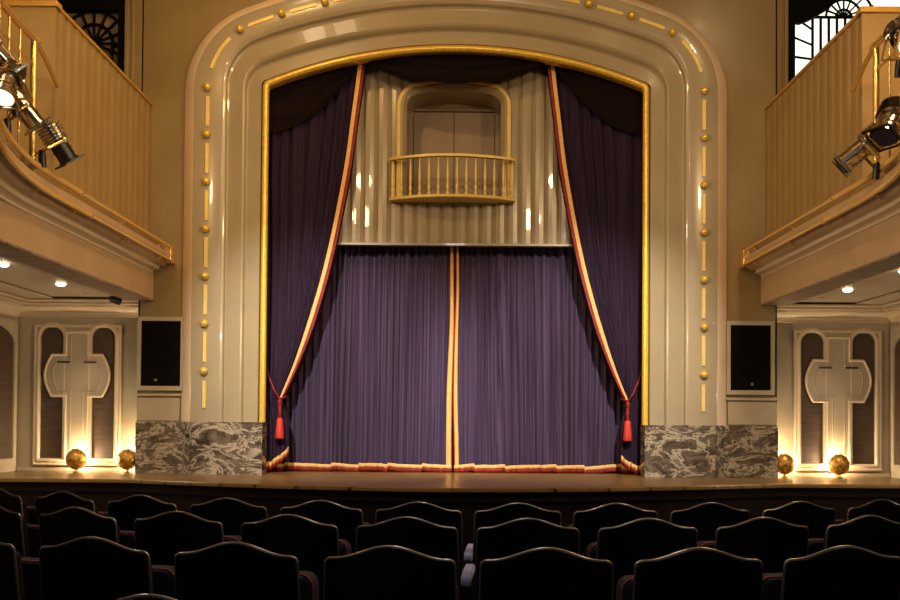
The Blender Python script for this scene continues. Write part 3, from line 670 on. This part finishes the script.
# side drapes, tied back
ek = [(1.68, 2.455), (2.17, 2.25), (2.8, 2.035), (3.52, 1.835), (4.24, 1.68), (5.03, 1.54), (5.7, 1.455), (6.5, 1.36), (6.9, 1.34)]
def interp(t_, k):
    if t_ <= k[0][0]: return k[0][1]
    for i in range(1, len(k)):
        if t_ <= k[i][0]:
            p0 = k[max(0, i-2)]; p1 = k[i-1]; p2 = k[i]; p3 = k[min(len(k)-1, i+1)]
            h = p2[0]-p1[0]; u = (t_-p1[0])/h
            m1 = (p2[1]-p0[1])/(p2[0]-p0[0]); m2 = (p3[1]-p1[1])/(p3[0]-p1[0])
            return (2*u**3-3*u*u+1)*p1[1]+(u**3-2*u*u+u)*h*m1+(-2*u**3+3*u*u)*p2[1]+(u**3-u*u)*h*m2
    return k[-1][1]
DY = 12.50
for s, nm in ((-1, 'left'), (1, 'right')):
    t = thing('side_drape', 'dark purple drape tied back at the %s of the stage, red and gold edged' % nm, 'drape', (s*2.5, DY, ST), 'tied-back side drapes')
    OX = 2.74
    def dp(u, z):
        e = interp(z, ek); g = min(1, max(0, (z-1.68)/3.2)); uu = u**(1.0)
        # folds run toward the tie
        bend = .55+.45*g
        x = OX-(OX-e)*(uu**(bend))
        a = u*44+2.5*nz(u*5, s*2, z*.2)+1.2*math.sin(u*9+s)
        amp = (.010+.032*g)*(1 if u < .97 else .4)*(.8+.5*nz(u*7, 2, 3*s))
        return (s*x, DY+amp*.8*math.sin(a)+.05*(1-g)*(-math.sin(u*PI)), z)
    rows = [[dp(i/180, 1.68+(6.85-1.68)*(j/44)**1.15) for i in range(181)] for j in range(45)]
    mb = MB(); mb.rows(rows)
    # lower tail
    def hem(u): return ST+.055+.25*u**1.6 if s < 0 else ST+.06+.16*u**2
    LI = 2.33
    def lp(u, v):
        e = 2.455-(2.455-LI)*min(1, v*2.2)**.8 if s < 0 else 2.455-(2.455-2.37)*min(1, v*2.2)**.8
        x = OX-(OX-e)*u; z = 1.68+(hem(u)-1.68)*v
        return (s*x, DY+.014*(1+v)*math.sin(u*24+s)-.05*math.sin(u*PI)*(1-v)-.02*v, z)
    rows = [[lp(i/60, j/20) for i in range(61)] for j in range(21)]
    mb.rows(rows); obj('fabric', mb, 'drape', t, smooth=180)
    # gold hem and red fringe of the tail
    for (a, b, nm2, mm, dy) in ((-.01, .06, 'gold_hem', 'goldcloth', -.016), (-.058, -.002, 'red_fringe', 'redcloth', -.012)):
        rows = []
        for f, d in ((0, .01), (0, -.004), (.5, -.010), (1, -.006), (1, .01)):
            row = []
            for i in range(61):
                p = lp(i/60, 1); st = .022*(((i/60*3.0) % 1)-.5)
                row.append((p[0], p[1]+dy+d, max(ST+.004, p[2]+a+(b-a)*f+st)))
            rows.append(row)
        mb = MB(); mb.rows(rows); obj(nm2, mb, mm, t, smooth=180)
    # edge: gold braid and red fringe following the swept edge, plus the dark return of the cloth
    def edge(off0, off1, y, mm, name, zt=6.62, thick=.012):
        rows = []
        for j in range(61):
            z = 1.70+(zt-1.70)*j/60; e = interp(z, ek); e2 = interp(z+.02, ek); sl = (e2-e)/.02
            q = min(1, .45+.55*(z-1.7)/1.0); nx = 1/math.sqrt(1+sl*sl); nzz = -sl*nx
            def pt(o, yy): return (s*(e-o*q*nx), yy, z-o*q*nzz*1)
            rows.append([pt(off0, y+thick), pt(off0, y), pt((off0+off1)/2, y-.006), pt(off1, y), pt(off1, y+thick)])
        mb = MB(); mb.rows(rows, True, True); return obj(name, mb, mm, t, smooth=50)
    edge(-.035, .018, DY-.055, 'goldcloth', 'gold_edge')
    edge(.016, .062, DY-.045, 'redcloth', 'red_edge')
    edge(-.02, .05, DY-.02, 'drape', 'edge_return', thick=.30)
    # tieback
    tb = thing('tieback', 'red cord tieback with a hanging tassel on the %s drape' % nm, 'tieback', (s*2.455, DY-.1, 1.66), 'drape tiebacks')
    obj('cord', MB().tube([(s*2.66, DY-.02, 2.10), (s*2.60, DY-.09, 1.96), (s*2.53, DY-.12, 1.80), (s*2.455, DY-.12, 1.68), (s*2.40, DY-.05, 1.70), (s*2.38, DY+.02, 1.72)], .012, 8), 'redcloth', tb, smooth=60)
    obj('knot', MB().lathe([(.001, -.05), (.02, -.045), (.032, -.02), (.026, 0), (.032, .02), (.02, .045), (.001, .05)], (s*2.447, DY-.13, 1.63), seg=12), 'redcloth', tb, smooth=60)
    obj('cord_drop', MB().lathe([(.02, 0), (.03, .03), (.024, .07), (.032, .10), (.022, .14), (.024, .19)], (s*2.445, DY-.13, 1.40), seg=12), 'redcloth', tb, smooth=60)
    obj('tassel', MB().lathe([(.062, 0), (.066, .01), (.058, .1), (.048, .22), (.045, .26), (.03, .285), (.015, .29)], (s*2.445, DY-.13, 1.125), seg=20), 'tassel', tb, smooth=60)
# swag valances
def swagmesh(fn, nu=60, nv=40):
    mb = MB(); mb.rows([[fn(i/nu, j/nv) for i in range(nu+1)] for j in range(nv+1)]); return mb
lk = [(0, 6.13), (.63, 6.20), (1.07, 6.345), (1.36, 6.50), (1.5, 6.60)]
def cs(u, v):
    x = -1.42+2.84*u; zl = interp(abs(x), lk); z = 6.95+(zl-6.95)*v
    return (x, 12.345-.06*v*(1-(x/1.42)**2)+.028*math.sin(v*26+2*nz(x, v*3, 0)), z)
o = obj('swag_valance', swagmesh(cs), 'swag', None, smooth=180); tag(o, 'dark maroon swag valance across the top centre of the stage', 'valance', 'swag valances')
for s, nm in ((-1, 'left'), (1, 'right')):
    def ss(u, v):
        x = 1.33+1.40*u; zl = 6.55-1.12*u**.8-.20*math.sin(u*PI); z = 6.98+(zl-6.98)*v
        return (s*x, 12.375+.024*math.sin(v*24+u*3+2.2*nz(u*2, v*3, s))+.03*v**6, z)
    o = obj('swag_valance', swagmesh(ss), 'swag', None, smooth=180); tag(o, 'dark maroon swag draped over the upper %s drape' % nm, 'valance', 'swag valances')

# ------------------------------------------------------------ footlights shaped like shells
def shell_light(X, label):
    Y0 = 12.24; zc = ST+.175
    t = thing('footlight', label, 'footlight', (X, Y0, ST), 'shell footlights')
    mb = MB(); rows = []
    n = 30
    for i in range(13):
        th = (PI*.62)*i/12   # from the nose facing the audience
        row = []
        for k in range(n):
            a = 2*PI*k/n
            rad = .140*(1+.07*math.cos(a*13)*math.sin(th)*(.6+.4*math.sin(th*9)))
            if math.sin(a) > .9: rad *= 1.04
            x = rad*math.sin(th)*math.cos(a); z = rad*math.sin(th)*math.sin(a); y = -.12*math.cos(th)+.008*math.cos(a*13)*math.sin(th)
            row.append((X+x, Y0+y, zc+z*(.98)+ (.012 if z > 0 else 0)))
        rows.append(row)
    mb.rows(rows, True); sh = obj('shell', mb, 'shellgold', t, smooth=180); sh.modifiers.new('s', 'SOLIDIFY').thickness = .006
    obj('stand', MB().lathe([(.05, 0), (.05, .01), (.022, .02), (.014, .05), (.02, .075)], (X, Y0, ST+.001), seg=14), 'brass', t, smooth=50)
    obj('bulb', MB().lathe([(.001, -.03), (.018, -.022), (.024, 0), (.018, .022), (.001, .03)], (X, Y0+.06, zc), seg=12), 'bulb', t, smooth=60)
    for dx, tw in ((-.035, -.10), (.035, .10)):
        l = bpy.data.lights.new('footlight_beam', 'SPOT'); l.energy = 22; l.color = (1, .70, .36); l.spot_size = math.radians(48); l.spot_blend = .75; l.shadow_soft_size = .02
        lo = bpy.data.objects.new('footlight_beam', l); COL.objects.link(lo); lo.location = (X+dx, Y0+.10, zc+.02)
        lo.rotation_euler = Vector((tw*1.2, .28, 1)).to_track_quat('-Z', 'Y').to_euler()
    l = bpy.data.lights.new('footlight_glow', 'POINT'); l.energy = 30; l.color = (1, .80, .52); l.shadow_soft_size = .03
    lo = bpy.data.objects.new('footlight_glow', l); COL.objects.link(lo); lo.location = (X, Y0+.12, zc)
shell_light(-5.24, 'gold shell footlight by the centre of the left cross panel')
shell_light(-4.53, 'gold shell footlight beside the left marble base')
shell_light(4.60, 'gold shell footlight beside the right marble base')
shell_light(5.36, 'gold shell footlight by the centre of the right cross panel')

# ------------------------------------------------------------ stage lights on the boxes
def spotlight(name, pos, aim, length, rad, label, body='chrome', lit=False, yoke=1, ribs=5):
    t = thing('stage_spotlight', label, 'stage light', pos, 'stage spotlights on the boxes')
    d = (Vector(aim)-Vector(pos)).normalized(); q = d.to_track_quat('Z', 'Y').to_matrix().to_4x4()
    MT_ = Matrix.Translation(pos) @ q
    h = length/2
    mb = MB().open_lathe([(rad*.62, -h*.05), (rad*.72, -.0), (rad*.72, h*.35), (rad*.80, h*.36), (rad*.80, h*.42), (rad*.72, h*.43), (rad*.72, h*.9), (rad*.85, h*.92), (rad*.85, h), (rad*.76, h), (rad*.74, h*.9)], seg=24); mb.xf(MT_); obj('barrel', mb, body, t, smooth=30)
    pr = []; y = -h
    pr += [(.001, -h*1.02), (rad*.55, -h*1.0), (rad*.8, -h*.92)]
    for k in range(ribs):
        a = -h*.88 + (h*.8)*k/ribs
        pr += [(rad, a), (rad*1.04, a+.01), (rad*1.04, a+h*.8/ribs*.45), (rad*.9, a+h*.8/ribs*.5), (rad*.9, a+h*.8/ribs*.95)]
    pr += [(rad*.8, -h*.06), (rad*.6, 0)]
    mb = MB().lathe(pr, seg=24); mb.xf(MT_); obj('lamp_housing', mb, 'chrome', t, smooth=30)
    mb = MB().lathe([(.001, h*.97), (rad*.74, h*.965), (rad*.74, h*.975), (.001, h*.985)], seg=20); mb.xf(MT_); obj('lens', mb, 'lens' if lit else 'glasslens', t)
    a = rad*.95
    mb = MB(); mb.box(-a, a, -a, a, h*1.0, h*1.02).xf(Matrix.Identity(4)); mb = poly2d([(-a, -a), (a, -a), (a, a), (-a, a)], [[(-a*.84, -a*.84), (a*.84, -a*.84), (a*.84, a*.84), (-a*.84, a*.84)]], -.008, .008)
    mb.xf(MT_ @ Matrix.Translation((0, 0, h*1.03)) @ Matrix.Rotation(PI/2, 4, 'X')); obj('gel_frame', mb, body, t, smooth=0)
    # yoke and clamp, in world axes
    side = d.cross(Vector((0, 0, 1))).normalized(); P0 = Vector(pos); up = side.cross(d).normalized(); dn = -up
    pts = [P0+side*rad*1.15, P0+side*rad*1.2+dn*rad*1.5, P0-side*rad*1.2+dn*rad*1.5, P0-side*rad*1.15]
    obj('yoke', MB().tube(pts, .013, 8), 'brass', t, smooth=30)
    c = P0+dn*rad*1.5
    obj('clamp', MB().tube([c, c+Vector((0, 0, -.05)), c+Vector((0, .02, -.15))], [.025, .035, .03], 10), 'black', t, smooth=40)
    for q_ in (-1, 1):
        k = P0+side*q_*rad*1.1
        obj('knob', MB().lathe([(.001, -.025), (.02, -.02), (.024, 0), (.02, .02), (.001, .025)], tuple(k), seg=10), 'chrome', t, smooth=50)
    return t
spotlight('x', (-3.88, 7.4, 4.50), (-3.60, 7.55, 4.16), .46, .105, 'largest chrome spotlight at the top left, angled down at the stage')
spotlight('x', (-3.80, 7.42, 4.24), (-3.78, 7.02, 3.40), .36, .125, 'chrome spotlight with a bright white lens at the left edge', lit=True)
spotlight('x', (-3.86, 7.85, 4.16), (-3.60, 8.05, 3.78), .34, .12, 'ribbed chrome spotlight low in the left cluster', ribs=7)
spotlight('x', (-3.76, 8.3, 4.0), (-3.54, 8.55, 3.57), .38, .12, 'black-bodied spotlight nearest the arch on the left box', body='black')
spotlight('x', (3.78, 8.1, 3.94), (3.46, 8.2, 3.66), .46, .125, 'chrome spotlight nearest the arch on the right box')
spotlight('x', (3.8, 7.6, 4.02), (3.6, 7.5, 3.67), .36, .14, 'ribbed chrome lamp head at the right edge, behind its neighbour', ribs=7)
spotlight('x', (3.80, 7.38, 4.66), (3.70, 6.7, 4.1), .40, .12, 'highest spotlight at the right edge with a bright lens', lit=True)
# ------------------------------------------------------------ seats
def ztop(x):   # outline of the seat back, x in -.245 .. .245
    a = abs(x)/.245
    return .878+.047*(.5+.5*math.cos(PI*min(1, a/.86)))
def outline(w, zb, drop=0., n=24):
    """closed outline in XZ: bottom left, up, across the camel back, down"""
    pts = [(-w-.012, zb)]
    zc = ztop(.245)-drop
    for k in range(5):
        a = PI-(PI/2)*k/4; pts.append((-w+.022+.022*math.cos(a), zc-.022+.022*math.sin(a)))
    for i in range(1, n):
        x = (-w+.022)+(2*w-.044)*i/n; pts.append((x, ztop(x*.245/w)-drop))
    for k in range(5):
        a = PI/2-(PI/2)*k/4; pts.append((w-.022+.022*math.cos(a), zc-.022+.022*math.sin(a)))
    pts.append((w+.012, zb)); return pts
def slab(out, y0, y1, bev, lean=0.12):
    """solid with rounded front/back edges, leaning back toward the viewer at the top"""
    cx = 0; zm = sum(p[1] for p in out)/len(out)
    def sh(p, f): return (p[0]*(1-f*bev/.25), zm+(p[1]-zm)*(1-f*bev/.25))
    rows = []
    for f, y in ((1.6, y0+0.0), (.7, y0), (.2, y0+bev*.3), (0, y0+bev), (0, y1-bev), (.3, y1-bev*.25), (1, y1)):
        row = []
        for p in out:
            q = sh(p, f); row.append((q[0], y-(q[1]-FL-.35)*lean, q[1]))
        rows.append(row)
    mb = MB(); mb.rows(rows, True, True); return mb
def make_seat():
    t = thing('theatre_chair', 'x', 'chair', (0, 0, 0), 'theatre chairs')
    obj('back_shell', slab(outline(.243, FL+.22), 0, .022, .007), 'seatblack', t, smooth=40)
    ol = outline(.243, FL+.22)[1:-1]
    mb = MB().tube([(p[0], .010-(p[1]-FL-.35)*.12, p[1]+.001) for p in [outline(.243, FL+.22)[0]]+ol+[outline(.243, FL+.22)[-1]]], .0065, 8)
    obj('edge_trim', mb, 'seatrim', t, smooth=60)
    obj('back_cushion', slab(outline(.222, FL+.30, .035), .024, .075, .02), 'seatdark', t, smooth=60)
    # tipped-up seat cushion
    zt = .775
    o2 = [(-.235, FL+.28)] + [(-.235+.05*(1-math.cos(a)), zt-.05+.05*math.sin(a)) for a in [PI/2*k/5 for k in range(6)]] + [(.235-.05*(1-math.cos(a)), zt-.05+.05*math.sin(a)) for a in [PI/2*(5-k)/5 for k in range(6)]] + [(.235, FL+.28)]
    c = obj('tip_up_seat', slab(o2, .17, .30, .03, .05), 'seatvelvet', t, smooth=60)
    mb = MB().tube([(p[0]*1.005, .185-(p[1]-FL-.35)*.05, p[1]+.002) for p in o2], .004, 8)
    obj('piping', mb, 'piping', c, smooth=60)
    for q in (-1, 1):
        for zz in (.80,):
            mb = MB().lathe([(.001, 0), (.006, .001), (.006, .003), (.001, .004)], seg=8); mb.xf(Matrix.Translation((q*.15, -(zz-FL-.35)*.12-.001, zz)) @ Matrix.Rotation(PI/2, 4, 'X')); obj('screw', mb, 'seatblack', t)
    # standard and armrest on the right-hand side
    ax = .278
    obj('stanchion', MB().box(ax-.018, ax+.018, .08, .50, FL, .585), 'black', t, bevel=.01)
    rows = []
    for y, w, z in ((.10, .018, .60), (.115, .025, .618), (.16, .027, .622), (.40, .027, .624), (.50, .027, .62), (.56, .026, .605), (.585, .016, .585)):
        rows.append([(ax-w, y, z-.035), (ax-w*1.03, y, z-.012), (ax-w*.75, y, z), (ax+w*.75, y, z), (ax+w*1.03, y, z-.012), (ax+w, y, z-.035)])
    mb = MB(); mb.rows(rows, True, True); obj('armrest', mb, 'armpad', t, smooth=45)
    obj('foot', MB().box(ax-.03, ax+.03, .10, .42, FL, FL+.02), 'black', t, bevel=.004)
    obj('hinge_bar', MB().tube([(-.25, .22, FL+.30), (.262, .22, FL+.30)], .014, 8), 'black', t)
    return t
proto = make_seat(); used = False
ordn = ['first', 'second', 'third', 'fourth', 'fifth', 'sixth']
rowsd = [(5.02, 'row nearest the stage', 6, 5), (4.24, 'middle row', 5, 4), (3.26, 'large nearest full row', 4, 3), (2.26, '', None, None)]
GX = .11; RR = 7.0
for d0, rl, nl, nr in rowsd:
    ptl, ptr, gx = {5.02: (.565, .563, .115), 4.24: (.580, .583, .10), 3.26: (.588, .572, .095), 2.26: (.58, .56, .11)}[d0]
    sp = [(-(k+.5), k, 'left') for k in range(nl)] + [((k+.5), k, 'right') for k in range(nr)] if nl else [(-1.5, 1, 'left')]
    for c, k, sd in sp:
        x = gx + c*(ptl if c < 0 else ptr); th = math.asin((x-.3)/RR); y = d0 + RR*(1-math.cos(th)) + .055
        o = proto if not used else dup(proto); used = True
        o.location = (x, y, 0); o.rotation_euler = (0, 0, th)
        o['label'] = ('black theatre chair, %s, %s %s of the central gap' % (rl, ordn[k], sd)) if nl else 'black chair top just showing at the bottom left, closest to the camera'

# ------------------------------------------------------------ lights
def spot(name, loc, aim, e, col, size, blend, rad=.15):
    l = bpy.data.lights.new(name, 'SPOT'); l.energy = e; l.color = col; l.spot_size = math.radians(size); l.spot_blend = blend; l.shadow_soft_size = rad
    o = bpy.data.objects.new(name, l); COL.objects.link(o); o.location = loc
    o.rotation_euler = (Vector(aim)-Vector(loc)).to_track_quat('-Z', 'Y').to_euler(); return o
WHITE = (1, .90, .78); AMB = (1, .60, .22)
# stage wash from front-of-house positions, each side lighting its own half
spot('stage_wash', (-2.5, 4.6, 6.6), (-1.6, 12.7, 1.6), 4200, WHITE, 32, .85, .08)
spot('stage_wash', (2.5, 4.6, 6.6), (1.6, 12.7, 1.6), 4200, WHITE, 32, .85, .08)
def point(name, loc, e, col, rad):
    l = bpy.data.lights.new(name, 'POINT'); l.energy = e; l.color = col; l.shadow_soft_size = rad
    o = bpy.data.objects.new(name, l); COL.objects.link(o); o.location = loc
# warm house lights: added side and central fills, ceiling spots
point('side_fill_light', (-3.9, 6.3, 5.9), 230, (1, .66, .34), .22)  # added fill from either side, brightens the slanted arch border
point('side_fill_light', (3.9, 6.3, 5.9), 400, (1, .66, .34), .22)
point('centre_fill_light', (0.3, 5.6, 6.8), 260, (1, .66, .34), .18)  # added central fill for fascias, panels and walls, no fitting modelled
point('booth_lamp', (-.05, -.6, 6.9), 150, (.86, .93, 1), .42)
spot('house_light', (-2.72, 7.0, 8.7), (-1.5, 12.2, 5.5), 480, AMB, 100, 1, .12)
spot('house_light', (3.0, 6.0, 8.4), (-4.3, 10.8, 4.8), 700, AMB, 60, 1, .2)
point('ceiling_lamp', (-2.64, 9.9, 8.75), 20, (1, .72, .42), .2)
point('ceiling_lamp', (-2.05, 9.95, 8.78), 14, (1, .72, .42), .2)
point('ceiling_lamp', (4.7, 7.4, 8.7), 90, (1, .70, .38), .12)
# low unseen fill spots, added to brighten the opposite fascia
spot('fascia_fill_light', (-2.95, 5.6, 3.3), (4.2, 10.2, 3.4), 1000, (1, .72, .45), 60, 1, .1)
spot('fascia_fill_light', (2.95, 5.6, 3.3), (-4.2, 10.2, 3.4), 1000, (1, .72, .45), 60, 1, .1)
for q in (-1, 1): point('bay_fill_light', (q*6.05, 9.7, 1.9), 27, (1, .82, .60), .08)  # unseen fill added to lift the dark soffits and bays
w = bpy.data.worlds.new('world'); S.world = w; w.use_nodes = True
w.node_tree.nodes['Background'].inputs[0].default_value = (1, .75, .5, 1); w.node_tree.nodes['Background'].inputs[1].default_value = .03

# ------------------------------------------------------------ camera
cam = bpy.data.cameras.new('camera'); co = bpy.data.objects.new('camera', cam); COL.objects.link(co)
F = 880.; cam.sensor_width = 36; cam.lens = F/900*36; cam.clip_end = 100
p = math.radians(1.0); r = math.radians(.42)
co.location = (.045, 0, EYE)
co.rotation_euler = (Matrix.Rotation(PI/2+p, 3, 'X') @ Matrix.Rotation(r, 3, 'Z')).to_euler()
CXp = 457.; CYp = 420-F*math.tan(p)
cam.shift_x = -(CXp-450)/900; cam.shift_y = (CYp-300)/900
S.camera = co
S.view_settings.view_transform = 'Standard'; S.view_settings.look = 'None'; S.view_settings.gamma = 1; S.view_settings.use_curve_mapping = False
S.view_settings.exposure = 0
